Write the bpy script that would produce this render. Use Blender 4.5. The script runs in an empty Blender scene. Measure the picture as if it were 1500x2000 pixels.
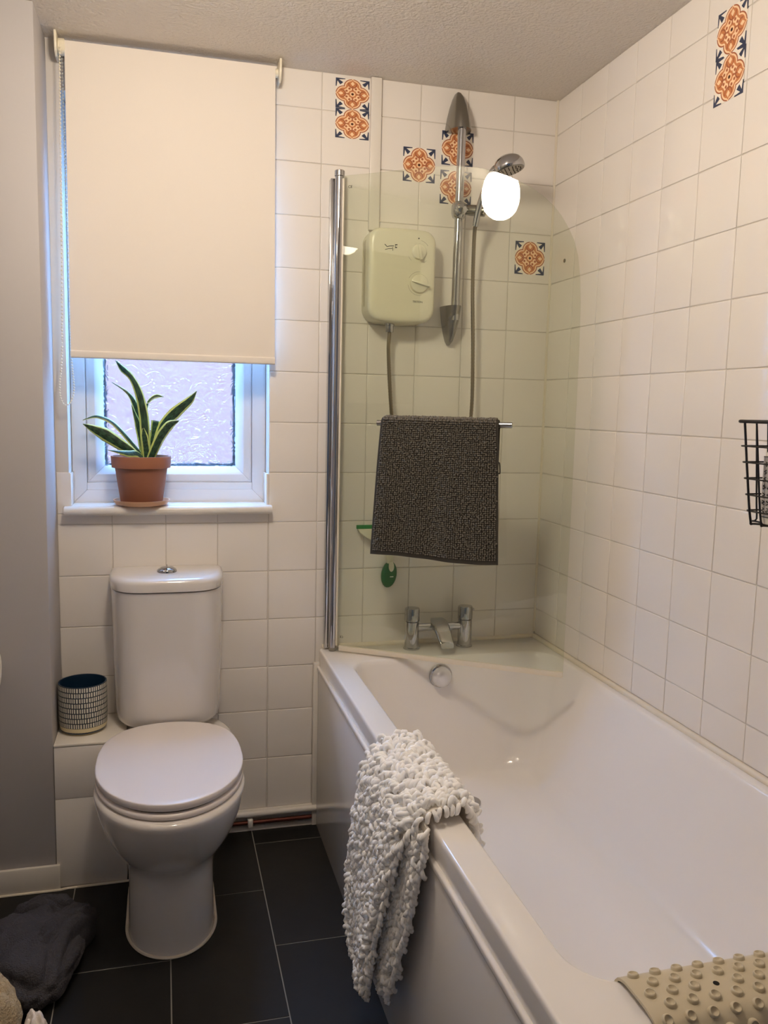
import bpy, bmesh, math, random
import numpy as np
from mathutils import Vector, Matrix

S = bpy.context.scene
COL = S.collection
PI = math.pi
rnd = random.Random(7)

# ------------------------------------------------------------------ camera
cam_d = bpy.data.cameras.new('camera')
cam = bpy.data.objects.new('camera', cam_d)
COL.objects.link(cam)
R_ = Vector((0.9673502, -0.2524494, 0.0224245)); U_ = Vector((0.0095611, 0.1247662, 0.9921401)); W_ = Vector((0.2532630, 0.9595325, -0.1231063))
cam.matrix_world = Matrix(((R_.x, U_.x, -W_.x, 0.29553), (R_.y, U_.y, -W_.y, -2.52914), (R_.z, U_.z, -W_.z, 1.33148), (0, 0, 0, 1)))
cam_d.sensor_fit = 'VERTICAL'
cam_d.sensor_height = 24.0
cam_d.lens = 24.0 * 1641.175 / 2000.0
cam_d.clip_start = 0.02
S.camera = cam

# ------------------------------------------------------------------ world, exposure
wd = bpy.data.worlds.new('sky'); S.world = wd; wd.use_nodes = True
bg = wd.node_tree.nodes['Background']
bg.inputs[0].default_value = (0.20, 0.47, 1.0, 1)
bg.inputs[1].default_value = 18.0
S.view_settings.view_transform = 'Standard'
S.view_settings.look = 'None'
S.view_settings.gamma = 1.0
S.view_settings.use_curve_mapping = False
S.view_settings.exposure = 0.33
S.cycles.diffuse_bounces = 10; S.cycles.max_bounces = 16; S.cycles.transparent_max_bounces = 16
LAMP_STRENGTH = 79.0
LAMP_COLOUR = (1.0, 0.865, 0.715)

# ------------------------------------------------------------------ materials
def lin(c):
    def f(v):
        v /= 255.0
        return v / 12.92 if v <= 0.04045 else ((v + 0.055) / 1.055) ** 2.4
    return (f(c[0]), f(c[1]), f(c[2]), 1.0)

def mat(name, rgb, rough=0.5, metal=0.0, bump=None, coat=0.0, emis=None, spec=None):
    """rgb in sRGB 0-255; bump = (scale, strength, distance[, detail])"""
    m = bpy.data.materials.new(name); m.use_nodes = True
    nt = m.node_tree; p = nt.nodes['Principled BSDF']
    p.inputs['Base Color'].default_value = lin(rgb)
    p.inputs['Roughness'].default_value = rough
    p.inputs['Metallic'].default_value = metal
    p.inputs['Coat Weight'].default_value = coat
    if spec is not None: p.inputs['Specular IOR Level'].default_value = spec
    if emis:
        p.inputs['Emission Color'].default_value = (*emis[0], 1); p.inputs['Emission Strength'].default_value = emis[1]
    if bump:
        tc = nt.nodes.new('ShaderNodeTexCoord'); n = nt.nodes.new('ShaderNodeTexNoise'); b = nt.nodes.new('ShaderNodeBump')
        n.inputs['Scale'].default_value = bump[0]; n.inputs['Detail'].default_value = bump[3] if len(bump) > 3 else 2.0
        b.inputs['Strength'].default_value = bump[1]; b.inputs['Distance'].default_value = bump[2]
        nt.links.new(tc.outputs['Object'], n.inputs['Vector']); nt.links.new(n.outputs['Fac'], b.inputs['Height'])
        nt.links.new(b.outputs['Normal'], p.inputs['Normal'])
    return m

class X:
    """tiny expression builder over Math nodes"""
    nt = None
    def __init__(s, v): s.v = v
    @staticmethod
    def op(o, *a):
        n = X.nt.nodes.new('ShaderNodeMath'); n.operation = o
        for i, x in enumerate(a):
            x = x.v if isinstance(x, X) else x
            if isinstance(x, (int, float)): n.inputs[i].default_value = x
            else: X.nt.links.new(x, n.inputs[i])
        return X(n.outputs[0])
    def __add__(s, o): return X.op('ADD', s, o)
    __radd__ = __add__
    def __sub__(s, o): return X.op('SUBTRACT', s, o)
    def __rsub__(s, o): return X.op('SUBTRACT', o, s)
    def __mul__(s, o): return X.op('MULTIPLY', s, o)
    __rmul__ = __mul__
    def __truediv__(s, o): return X.op('DIVIDE', s, o)
    def abs(s): return X.op('ABSOLUTE', s)
    def lt(s, o): return X.op('LESS_THAN', s, o)
    def gt(s, o): return X.op('GREATER_THAN', s, o)
    def max(s, o): return X.op('MAXIMUM', s, o)
    def min(s, o): return X.op('MINIMUM', s, o)
    def frac(s): return X.op('FRACT', s)
    def floor(s): return X.op('FLOOR', s)
def hyp(a, b): return X.op('SQRT', a * a + b * b)
def mixc(nt, fac, a, b):
    n = nt.nodes.new('ShaderNodeMix'); n.data_type = 'RGBA'
    if isinstance(fac, X): nt.links.new(fac.v, n.inputs[0])
    else: n.inputs[0].default_value = fac
    for i, c in ((6, a), (7, b)):
        if isinstance(c, tuple): n.inputs[i].default_value = c
        else: nt.links.new(c, n.inputs[i])
    return n.outputs[2]
def objxyz(nt, kind='Object'):
    tc = nt.nodes.new('ShaderNodeTexCoord'); sp = nt.nodes.new('ShaderNodeSeparateXYZ')
    nt.links.new(tc.outputs[kind], sp.inputs[0])
    return X(sp.outputs[0]), X(sp.outputs[1]), X(sp.outputs[2])

M = {}
M['tile'] = mat('glazed white tile', (236, 230, 222), 0.055, bump=(9, 0.06, 0.004), spec=0.5)
M['grout'] = mat('grout and painted plaster', (208, 201, 191), 0.8, bump=(60, 0.3, 0.001))
M['plaster'] = mat('grey painted plaster', (180, 176, 175), 0.6, bump=(35, 0.25, 0.002))
M['white_paint'] = mat('white gloss paint', (228, 222, 212), 0.3)
M['caulk'] = mat('white sealant', (228, 218, 200), 0.35)
M['ceramic'] = mat('white ceramic', (222, 217, 212), 0.07, coat=0.3)
M['seat'] = mat('white toilet seat plastic', (230, 222, 218), 0.28)
M['pearl'] = mat('pearl chrome', (232, 232, 236), 0.22, 0.35)
M['dark_gap'] = mat('dark rubber and gap shade', (60, 52, 46), 0.7)
M['acrylic'] = mat('white bath acrylic', (238, 234, 230), 0.13, coat=0.2)
M['upvc'] = mat('white window plastic', (232, 233, 238), 0.3)
M['spacer'] = mat('dark glazing spacer', (26, 30, 36), 0.5)
M['chrome'] = mat('chrome', (188, 188, 190), 0.07, 1.0)
M['satin_chrome'] = mat('satin chrome', (150, 147, 140), 0.25, 1.0)
M['hose'] = mat('steel hose', (150, 138, 118), 0.32, 1.0)
M['copper'] = mat('tarnished copper', (96, 48, 36), 0.45, 0.6)
M['cream_plastic'] = mat('cream shower plastic', (226, 221, 198), 0.25)
M['cream_dark'] = mat('painted groove shade', (190, 183, 158), 0.4)
M['print'] = mat('dark grey print', (42, 38, 30), 0.6)
M['pale_print'] = mat('pale print', (215, 225, 205), 0.6)
M['fabric'] = mat('cream blind fabric', (230, 222, 212), 0.85, bump=(900, 0.25, 0.0006))
M['bracket'] = mat('ivory bracket plastic', (236, 228, 206), 0.35)
M['terracotta'] = mat('terracotta', (152, 97, 70), 0.75, bump=(60, 0.25, 0.002))
M['soil'] = mat('potting soil', (48, 36, 28), 0.95, bump=(120, 0.9, 0.006))
M['saucer'] = mat('pale terracotta saucer', (214, 168, 132), 0.6)
M['green_rubber'] = mat('green rubber', (40, 128, 62), 0.4)
M['green_grip'] = mat('green grip', (34, 104, 52), 0.45)
M['squeegee_white'] = mat('white squeegee plastic', (220, 218, 196), 0.35)
M['black_wire'] = mat('black coated wire', (22, 18, 20), 0.4)
M['bottle'] = mat('white bottle plastic', (235, 228, 212), 0.35)
M['label'] = mat('grey bottle label', (178, 172, 166), 0.5)
M['cotton'] = mat('white cotton loops', (253, 252, 250), 0.9)
M['cotton'].node_tree.nodes['Principled BSDF'].inputs['Specular IOR Level'].default_value = 0.1
M['cotton_back'] = mat('mat backing', (228, 222, 212), 0.95)
M['charcoal'] = mat('charcoal chenille', (112, 106, 96), 0.95)
M['charcoal_back'] = mat('charcoal hem and bobble shade', (58, 54, 48), 0.95)  # darker than the bobbles, paints shade into the gaps between them
M['grey_terry'] = mat('dark grey terry', (72, 69, 73), 0.95, bump=(260, 1.0, 0.006, 4))
M['cream_fleece'] = mat('cream fleece', (206, 186, 152), 0.95, bump=(180, 1.0, 0.008, 3))
M['white_fleece'] = mat('white fleece', (238, 226, 212), 0.9, bump=(200, 0.5, 0.003, 3))
M['rubber_mat'] = mat('cream rubber', (205, 193, 166), 0.42, bump=(30, 0.12, 0.003))
M['black'] = mat('black hole', (12, 10, 8), 0.8)
M['paper'] = mat('white tissue paper', (236, 232, 226), 0.9)
M['hall'] = mat('darkened hall paint', (92, 82, 74), 0.8)
M['mirror'] = mat('mirror', (240, 240, 240), 0.01, 1.0)
M['wood_white'] = mat('white cabinet', (225, 220, 212), 0.4)
M['brick_pale'] = mat('pink brick render', (118, 70, 54), 0.9)
M['ground_out'] = mat('grey paving', (120, 120, 120), 0.9)
M['grout_floor'] = mat('pale floor joint', (140, 137, 130), 0.7)

def mk_ceiling():
    m = mat('textured ceiling', (222, 215, 206), 0.5); nt = m.node_tree; p = nt.nodes['Principled BSDF']
    tc = nt.nodes.new('ShaderNodeTexCoord')
    a = nt.nodes.new('ShaderNodeTexNoise'); a.inputs['Scale'].default_value = 85; a.inputs['Detail'].default_value = 3; a.inputs['Distortion'].default_value = 1.2
    v = nt.nodes.new('ShaderNodeTexVoronoi'); v.feature = 'SMOOTH_F1'; v.inputs['Scale'].default_value = 120
    X.nt = nt
    for n in (a, v): nt.links.new(tc.outputs['Object'], n.inputs['Vector'])
    h = X(a.outputs['Fac']) * 1.0 - X(v.outputs['Distance']) * 0.7
    b = nt.nodes.new('ShaderNodeBump'); b.inputs['Strength'].default_value = 0.55; b.inputs['Distance'].default_value = 0.007
    nt.links.new(h.v, b.inputs['Height']); nt.links.new(b.outputs['Normal'], p.inputs['Normal'])
    return m
M['ceiling'] = mk_ceiling()

def mk_floor():
    m = mat('charcoal floor tile', (42, 40, 38), 0.5, spec=0.35); nt = m.node_tree; p = nt.nodes['Principled BSDF']
    tc = nt.nodes.new('ShaderNodeTexCoord'); a = nt.nodes.new('ShaderNodeTexNoise'); a.inputs['Scale'].default_value = 14; a.inputs['Detail'].default_value = 6
    nt.links.new(tc.outputs['Object'], a.inputs['Vector'])
    X.nt = nt
    c = mixc(nt, X(a.outputs['Fac']), lin((17, 16, 16)), lin((30, 28, 26)))
    nt.links.new(c, p.inputs['Base Color'])
    b = nt.nodes.new('ShaderNodeBump'); b.inputs['Strength'].default_value = 0.25; b.inputs['Distance'].default_value = 0.003
    nt.links.new(a.outputs['Fac'], b.inputs['Height']); nt.links.new(b.outputs['Normal'], p.inputs['Normal'])
    return m
M['floor'] = mk_floor()

def mk_glass(name, tint, refl=1.0):
    """clear sheet: tinted transparency plus Schlick reflection, the same from every side"""
    m = bpy.data.materials.new(name); m.use_nodes = True; nt = m.node_tree; nt.nodes.clear(); X.nt = nt
    out = nt.nodes.new('ShaderNodeOutputMaterial'); mx = nt.nodes.new('ShaderNodeMixShader')
    t = nt.nodes.new('ShaderNodeBsdfTransparent'); t.inputs[0].default_value = (*tint, 1)
    g = nt.nodes.new('ShaderNodeBsdfGlossy'); g.inputs['Roughness'].default_value = 0.0
    ge = nt.nodes.new('ShaderNodeNewGeometry'); d = nt.nodes.new('ShaderNodeVectorMath'); d.operation = 'DOT_PRODUCT'
    nt.links.new(ge.outputs['Normal'], d.inputs[0]); nt.links.new(ge.outputs['Incoming'], d.inputs[1])
    c = X(d.outputs['Value']).abs()
    f = X.op('POWER', 1.0 - c, 5.0) * 0.96 + 0.04
    nt.links.new((f * refl).v, mx.inputs[0])
    nt.links.new(t.outputs[0], mx.inputs[1]); nt.links.new(g.outputs[0], mx.inputs[2]); nt.links.new(mx.outputs[0], out.inputs[0])
    return m
M['glass'] = mk_glass('shower screen glass', (0.945, 0.962, 0.918))

def mk_pane():
    m = bpy.data.materials.new('patterned obscure glass'); m.use_nodes = True; nt = m.node_tree; nt.nodes.clear(); X.nt = nt
    out = nt.nodes.new('ShaderNodeOutputMaterial')
    x, y, z = objxyz(nt)
    tc = nt.nodes.new('ShaderNodeTexCoord')
    n = nt.nodes.new('ShaderNodeTexNoise'); n.inputs['Scale'].default_value = 17; n.inputs['Detail'].default_value = 0.6; n.inputs['Distortion'].default_value = 0.6
    nt.links.new(tc.outputs['Object'], n.inputs['Vector'])
    s = X.op('SINE', X(n.outputs['Fac']) * 44.0)
    ridge = X.op('POWER', s.abs(), 3.0)
    h = ridge + X.op('SINE', X(n.outputs['Fac']) * 90.0) * 0.08
    b = nt.nodes.new('ShaderNodeBump'); b.inputs['Strength'].default_value = 1.0; b.inputs['Distance'].default_value = 0.02
    nt.links.new(h.v, b.inputs['Height'])
    rf = nt.nodes.new('ShaderNodeBsdfRefraction'); rf.inputs['IOR'].default_value = 1.45; rf.inputs['Roughness'].default_value = 0.12
    tr = nt.nodes.new('ShaderNodeBsdfTransparent')
    gl = nt.nodes.new('ShaderNodeBsdfGlossy'); gl.inputs['Roughness'].default_value = 0.08; gl.inputs[0].default_value = (1, 1, 1, 1)
    tl = nt.nodes.new('ShaderNodeBsdfTranslucent'); tl.inputs[0].default_value = (0.95, 0.95, 0.97, 1)
    for q in (rf, gl, tl): nt.links.new(b.outputs['Normal'], q.inputs['Normal'])
    m0 = nt.nodes.new('ShaderNodeMixShader'); m0.inputs[0].default_value = 0.05
    nt.links.new(rf.outputs[0], m0.inputs[1]); nt.links.new(tl.outputs[0], m0.inputs[2])
    m1 = nt.nodes.new('ShaderNodeMixShader'); m1.inputs[0].default_value = 0.3
    nt.links.new(m0.outputs[0], m1.inputs[1]); nt.links.new(tr.outputs[0], m1.inputs[2])
    m2 = nt.nodes.new('ShaderNodeMixShader'); m2.inputs[0].default_value = 0.05
    nt.links.new(m1.outputs[0], m2.inputs[1]); nt.links.new(gl.outputs[0], m2.inputs[2])
    nt.links.new(m2.outputs[0], out.inputs[0])
    return m
M['pane'] = mk_pane()
def mk_relief():
    m = bpy.data.materials.new('raised glass relief'); m.use_nodes = True; nt = m.node_tree; nt.nodes.clear()
    out = nt.nodes.new('ShaderNodeOutputMaterial'); mx = nt.nodes.new('ShaderNodeMixShader'); mx.inputs[0].default_value = 0.62
    g = nt.nodes.new('ShaderNodeBsdfGlass'); g.inputs['IOR'].default_value = 1.3; g.inputs['Roughness'].default_value = 0.1
    t = nt.nodes.new('ShaderNodeBsdfTransparent')
    nt.links.new(g.outputs[0], mx.inputs[1]); nt.links.new(t.outputs[0], mx.inputs[2]); nt.links.new(mx.outputs[0], out.inputs[0])
    return m
M['pane_relief'] = mk_relief()

def mk_sticker():
    m = mat('printed tile sticker', (240, 232, 220), 0.35); nt = m.node_tree; p = nt.nodes['Principled BSDF']; X.nt = nt
    x, y, z = objxyz(nt)
    a = (x * 20.0).abs(); b = (z * 20.0).abs()          # 0..1 from the centre to the edge
    mx_, mn = a.max(b), a.min(b)
    white = lin((244, 236, 222)); orange = lin((206, 132, 82)); deep = lin((172, 98, 62)); navy = lin((54, 62, 88)); cream = lin((250, 214, 172)); dark = lin((60, 34, 22))
    # four pointed lobes joined to a quatrefoil, outlined twice
    lobe = hyp(mx_ - 0.50, mn * 0.96) - 0.43
    body = hyp(mx_, mn) - 0.60
    tip = mx_ + mn * 1.25 - 1.02
    d = lobe.min(body).min(tip.max(0.30 - mx_))
    c = mixc(nt, d.lt(0.075), white, deep)
    c = mixc(nt, d.lt(0.018), c, cream)
    c = mixc(nt, d.lt(-0.055), c, orange)
    # pairs of curls in every lobe and the stems between them
    curl = hyp(mx_ - 0.36, mn - 0.19)
    c = mixc(nt, (curl - 0.115).abs().lt(0.042) * (mx_ * 0.9 + mn).lt(0.70), c, cream)
    c = mixc(nt, curl.lt(0.06), c, deep)
    sweep = hyp(mx_ - 0.66, mn) - 0.235
    c = mixc(nt, sweep.abs().lt(0.035) * mx_.lt(0.74), c, deep)
    dia = (mx_ - 0.70).abs() + mn * 1.35
    c = mixc(nt, dia.lt(0.16), c, cream)
    stem = mn.lt(0.035) * mx_.gt(0.2) * mx_.lt(0.56)
    c = mixc(nt, stem, c, deep)
    rr = hyp(a, b)
    c = mixc(nt, rr.lt(0.21), c, orange)
    c = mixc(nt, (rr - 0.125).abs().lt(0.035), c, cream)
    c = mixc(nt, rr.lt(0.07), c, dark)
    # corner fans: a middle leaf and two along the edges
    ca, cb = 1.0 - a, 1.0 - b
    r2 = hyp(ca, cb); mn2, mx2 = ca.min(cb), ca.max(cb)
    leaf0 = (ca - cb).abs().lt(0.035 + r2 * 0.28) * r2.lt(0.50)
    leaf1 = mn2.lt(0.115 + (mx2 * -0.12)) * mx2.lt(0.56)
    fan = leaf0.max(leaf1).max(r2.lt(0.16)) * d.gt(0.12)
    c = mixc(nt, fan, c, navy)
    nt.links.new(c, p.inputs['Base Color'])
    return m
M['sticker'] = mk_sticker()

def mk_planter():
    m = mat('blue and white dashed glaze', (230, 224, 204), 0.35); nt = m.node_tree; p = nt.nodes['Principled BSDF']; X.nt = nt
    x, y, z = objxyz(nt)
    ang = X.op('ARCTAN2', y, x) * (1.0 / (2 * PI))
    row = (z - 0.022) * (1.0 / 0.0146)
    k = row.floor()
    u = (ang * 62.0 + X.op('SINE', k * 12.9) * 0.5 + X.op('SINE', ang * 90.0 + k * 3.0) * 0.12).frac()
    v = row.frac()
    dash = u.gt(0.22) * u.lt(0.84) * v.gt(0.10) * v.lt(0.92)
    c = mixc(nt, dash, lin((24, 34, 52)), lin((216, 212, 196)))
    c = mixc(nt, z.lt(0.0225), c, lin((226, 212, 172)))
    r = hyp(x, y)
    inside = r.lt(0.0615) * z.gt(0.004)
    c = mixc(nt, inside.max(z.gt(0.1385)), c, lin((14, 40, 62)))
    nt.links.new(c, p.inputs['Base Color'])
    return m
M['planter'] = mk_planter()

def mk_leaf():
    m = mat('variegated leaf', (40, 70, 40), 0.38); nt = m.node_tree; p = nt.nodes['Principled BSDF']; X.nt = nt
    uv = nt.nodes.new('ShaderNodeUVMap'); sp = nt.nodes.new('ShaderNodeSeparateXYZ'); nt.links.new(uv.outputs[0], sp.inputs[0])
    u, v = X(sp.outputs[0]), X(sp.outputs[1])
    n = nt.nodes.new('ShaderNodeTexNoise'); n.inputs['Scale'].default_value = 9; nt.links.new(uv.outputs[0], n.inputs['Vector'])
    e = (u - 0.5).abs() * 2.0 + (X(n.outputs['Fac']) - 0.5) * 0.25
    band = X.op('SINE', v * 60.0 + X(n.outputs['Fac']) * 14.0) * 0.5 + 0.5
    c = mixc(nt, band, lin((20, 40, 28)), lin((52, 84, 58)))
    c = mixc(nt, e.gt(0.66), c, lin((196, 204, 112)))
    nt.links.new(c, p.inputs['Base Color'])
    return m
M['leaf'] = mk_leaf()

# ------------------------------------------------------------------ mesh helpers
def rrect(x0, x1, y0, y1, r, k=6):
    pts = []
    for (cx, cy, a0) in ((x1 - r, y0 + r, -PI / 2), (x1 - r, y1 - r, 0), (x0 + r, y1 - r, PI / 2), (x0 + r, y0 + r, PI)):
        for i in range(k + 1):
            a = a0 + (PI / 2) * i / k
            pts.append((cx + r * math.cos(a), cy + r * math.sin(a)))
    return pts

class MB:
    def __init__(s): s.v = []; s.f = []
    def add(s, vs, fs):
        o = len(s.v); s.v += [tuple(p) for p in vs]; s.f += [tuple(i + o for i in f) for f in fs]
        return s
    def box(s, x0, x1, y0, y1, z0, z1):
        return s.add([(x0, y0, z0), (x1, y0, z0), (x1, y1, z0), (x0, y1, z0), (x0, y0, z1), (x1, y0, z1), (x1, y1, z1), (x0, y1, z1)],
                     [(0, 3, 2, 1), (4, 5, 6, 7), (0, 1, 5, 4), (1, 2, 6, 5), (2, 3, 7, 6), (3, 0, 4, 7)])
    def loft(s, rings, cap0=True, cap1=True, closed=True):
        n = len(rings[0]); vs = [p for r in rings for p in r]; fs = []
        m = n if closed else n - 1
        for i in range(len(rings) - 1):
            for j in range(m):
                a, b = i * n + j, i * n + (j + 1) % n
                fs.append((a, b, b + n, a + n))
        if cap0: fs.append(tuple(range(n - 1, -1, -1)))
        if cap1: fs.append(tuple(range((len(rings) - 1) * n, len(rings) * n)))
        return s.add(vs, fs)
    def lathe(s, prof, c=(0, 0, 0), n=32, axis='z', cap0=True, cap1=True):
        rings = []
        for r, h in prof:
            ring = []
            for j in range(n):
                a = 2 * PI * j / n; p = (r * math.cos(a), r * math.sin(a))
                ring.append({'z': (c[0] + p[0], c[1] + p[1], c[2] + h), 'y': (c[0] + p[0], c[1] + h, c[2] + p[1]), 'x': (c[0] + h, c[1] + p[0], c[2] + p[1])}[axis])
            rings.append(ring)
        return s.loft(rings, cap0, cap1)
    def tube(s, pts, r, n=10, cap=True, closed=False):
        pts = [Vector(p) for p in pts]; rings = []; N = len(pts)
        t0 = (pts[1] - pts[0]).normalized()
        ref = Vector((0, 0, 1)) if abs(t0.z) < 0.9 else Vector((1, 0, 0))
        u = t0.cross(ref).normalized()
        for i, p in enumerate(pts):
            if closed: t = (pts[(i + 1) % N] - pts[i - 1]).normalized()
            else: t = (pts[min(i + 1, N - 1)] - pts[max(i - 1, 0)]).normalized()
            u = (u - t * u.dot(t)).normalized(); w = t.cross(u)
            rr = r[i] if isinstance(r, (list, tuple)) else r
            rings.append([tuple(p + (u * math.cos(2 * PI * j / n) + w * math.sin(2 * PI * j / n)) * rr) for j in range(n)])
        if closed:
            rings.append(rings[0]); return s.loft(rings, False, False)
        return s.loft(rings, cap, cap)
    def sphere(s, c, r, n=12, m=8, sc=(1, 1, 1)):
        rings = []
        for i in range(1, m):
            a = PI * i / m
            rings.append([(c[0] + sc[0] * r * math.sin(a) * math.cos(2 * PI * j / n), c[1] + sc[1] * r * math.sin(a) * math.sin(2 * PI * j / n), c[2] - sc[2] * r * math.cos(a)) for j in range(n)])
        return s.loft(rings)
    def mesh(s, name, m, org=(0, 0, 0), smooth=True, angle=38, bevel=0, seg=2, recalc=True):
        me = bpy.data.meshes.new(name)
        vs = [(p[0] - org[0], p[1] - org[1], p[2] - org[2]) for p in s.v]
        me.from_pydata(vs, [], s.f); me.update()
        if recalc or bevel:
            bm = bmesh.new(); bm.from_mesh(me)
            bmesh.ops.remove_doubles(bm, verts=bm.verts, dist=1e-6)
            bmesh.ops.recalc_face_normals(bm, faces=bm.faces)
            if bevel:
                ed = [e for e in bm.edges if e.is_manifold and e.calc_face_angle(0) > math.radians(30)]
                bmesh.ops.bevel(bm, geom=ed, offset=bevel, segments=seg, affect='EDGES', profile=0.5, clamp_overlap=True)
            bm.to_mesh(me); bm.free()
        me.materials.append(M[m] if isinstance(m, str) else m)
        if smooth:
            me.shade_smooth(); me.set_sharp_from_angle(angle=math.radians(angle))
        return me

ORG = {}
def link(name, me, parent=None, loc=None):
    o = bpy.data.objects.new(name, me); COL.objects.link(o)
    if parent is not None: o.parent = parent
    if loc: o.location = loc
    return o
def tag(o, label=None, cat=None, group=None, kind=None):
    if label: o['label'] = label
    if cat: o['category'] = cat
    if group: o['group'] = group
    if kind: o['kind'] = kind
    return o
def thing(name, label, cat, loc, group=None):
    o = link(name, None); o.location = loc; o.empty_display_size = 0.05; ORG[o.name] = loc
    return tag(o, label, cat, group)
def part(name, mb, m, parent, label=None, kind=None, **kw):
    """a mesh in world coordinates made a child of parent (at the same origin)"""
    org = ORG.get(parent.name, (0, 0, 0))
    o = link(name, mb.mesh(name, m, org, **kw), parent)
    ORG[o.name] = org
    return tag(o, label, kind=kind)
def single(name, mb, m, label, cat, loc, group=None, **kw):
    o = link(name, mb.mesh(name, m, loc, **kw)); o.location = loc; ORG[o.name] = loc
    return tag(o, label, cat, group)
def struct(name, mb, m, **kw):
    o = link(name, mb.mesh(name, m, (0, 0, 0), **kw)); o['kind'] = 'structure'; ORG[o.name] = (0, 0, 0)
    return o
def text(name, s, size, m, parent, mtx, ext=0.0002):
    c = bpy.data.curves.new(name, 'FONT'); c.body = s; c.size = size; c.align_x = 'CENTER'; c.align_y = 'CENTER'; c.extrude = ext
    t = bpy.data.objects.new(name, c); COL.objects.link(t)
    bpy.context.view_layer.update()
    me = bpy.data.meshes.new_from_object(t.evaluated_get(bpy.context.evaluated_depsgraph_get()))
    bpy.data.objects.remove(t); bpy.data.curves.remove(c)
    org = Vector(ORG.get(parent.name, (0, 0, 0)))
    me.transform(Matrix.Translation(-org) @ mtx); me.materials.clear(); me.materials.append(M[m])
    o = link(name, me, parent); ORG[o.name] = tuple(org)
    return o
def facing(loc, right, up):
    r = Vector(right).normalized(); u = Vector(up).normalized(); n = r.cross(u)
    return Matrix(((r.x, u.x, n.x, loc[0]), (r.y, u.y, n.y, loc[1]), (r.z, u.z, n.z, loc[2]), (0, 0, 0, 1)))
def smoothpath(pts, n=40):
    """Catmull-Rom through the points"""
    P = [Vector(p) for p in pts]; P = [P[0] * 2 - P[1]] + P + [P[-1] * 2 - P[-2]]; out = []
    segs = len(P) - 3
    for i in range(n + 1):
        t = i / n * segs; k = min(int(t), segs - 1); t -= k
        a, b, c, d = P[k:k + 4]
        out.append(0.5 * ((2 * b) + (c - a) * t + (2 * a - 5 * b + 4 * c - d) * t * t + (3 * b - a - 3 * c + d) * t ** 3))
    return out

# ------------------------------------------------------------------ room shell
XR, ZC, XL, YF = 1.494, 2.289, -0.255, -2.95
G = 0.002                                        # grout sits this far behind the tile faces
struct('floor', MB().box(XL - .1, XR + .1, YF - .1, .16, -.06, -0.0012), 'grout_floor')
struct('ceiling', MB().box(XL - .1, XR + .1, YF - .1, .16, ZC, ZC + .06), 'ceiling')
wb = MB()
OX0, OX1, OZ0, OZ1 = .035, .602, 1.008, 2.16
wb.box(-.002, OX0, G, .16, -.06, ZC); wb.box(OX1, XR + .1, G, .16, -.06, ZC)
wb.box(OX0, OX1, G, .16, -.06, OZ0); wb.box(OX0, OX1, G, .16, OZ1, ZC)
wall_back = struct('wall_back', wb, 'grout')
wall_right = struct('wall_right', MB().box(XR + G, XR + .1, YF - .1, G, -.06, ZC), 'grout')
struct('wall_left', MB().box(XL - .1, XL, YF - .1, -.20, -.06, ZC), 'plaster')
DX0, DX1, DZ = -.16, .66, 2.0                    # the open doorway the picture is taken from, unseen dark hall added beyond it to darken chrome reflections
struct('wall_front', MB().box(XL, DX0, YF - .1, YF, -.06, ZC).box(DX1, XR + G, YF - .1, YF, -.06, ZC).box(DX0, DX1, YF - .1, YF, DZ, ZC), 'plaster')
struct('wall_hall_added', MB().box(-1.0, 1.6, YF - 1.30, YF - 1.25, -.06, 2.4).box(-1.05, -1.0, YF - 1.3, YF - .1, -.06, 2.4).box(1.6, 1.65, YF - 1.3, YF - .1, -.06, 2.4).box(-1.05, 1.65, YF - 1.3, YF - .1, 2.4, 2.45).box(-1.05, 1.65, YF - 1.3, YF - .1, -.1, -.06), 'hall')
struct('wall_boxing', MB().box(XL - .1, 0.001, -.213, .16, -.06, ZC), 'plaster', bevel=.004)

# baseboard on the boxing, sealant bead along the floor
struct('baseboard_left', MB().box(XL, .012, -.225, -.213, -.003, .072), 'white_paint', bevel=.004)
struct('trim_1', MB().tube([(XL, -.226, .001), (.012, -.226, .001), (.03, -.222, .001), (.19, -.219, .001)], .004, 8), 'caulk')
struct('trim_2', MB().box(.44, .762, -.011, G, .046, .068).tube([(.44, -.011, .057), (.762, -.011, .057)], .0105, 10), 'white_paint')
struct('trim_3', MB().box(.44, .762, -.008, G, -.003, .014), 'white_paint')
struct('trim_4', MB().box(.744, .763, -.012, G, -.003, .535), 'white_paint', bevel=.002)
struct('trim_5', MB().tube([(XR - .001, -.001, .60), (XR - .001, -.001, ZC)], .005, 8), 'caulk')

# tiles ------------------------------------------------------------
_tile_cache = {}
def tile_mesh(w, h):
    k = (round(w, 4), round(h, 4))
    if k not in _tile_cache:
        mb = MB(); g = .0011; b = .0024; a, c = w / 2 - g, h / 2 - g
        r0 = [(-a, 0, -c), (a, 0, -c), (a, 0, c), (-a, 0, c)]
        ring = lambda i, y: [(-a + i, y, -c + i), (a - i, y, -c + i), (a - i, y, c - i), (-a + i, y, c - i)]
        mb.loft([ring(0, G), ring(0, .0012), ring(b * .25, .0005), ring(b * .6, .00015), ring(b * 1.3, 0)], cap0=False, cap1=True)
        _tile_cache[k] = mb.mesh('tile', 'tile', recalc=True, smooth=True, angle=60)
    return _tile_cache[k]
def tile_b(x0, x1, z0, z1, y=0, parent=None):
    o = link('tile', tile_mesh(x1 - x0, z1 - z0), parent or wall_back, ((x0 + x1) / 2, y, (z0 + z1) / 2))
    o.rotation_euler = (rnd.gauss(0, .0012), 0, rnd.gauss(0, .0012))
def tile_r(y0, y1, z0, z1):
    o = link('tile', tile_mesh(abs(y1 - y0), z1 - z0), wall_right, (XR, (y0 + y1) / 2, (z0 + z1) / 2))
    o.rotation_euler = (rnd.gauss(0, .0015), 0, -PI / 2 + rnd.gauss(0, .0015))
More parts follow.
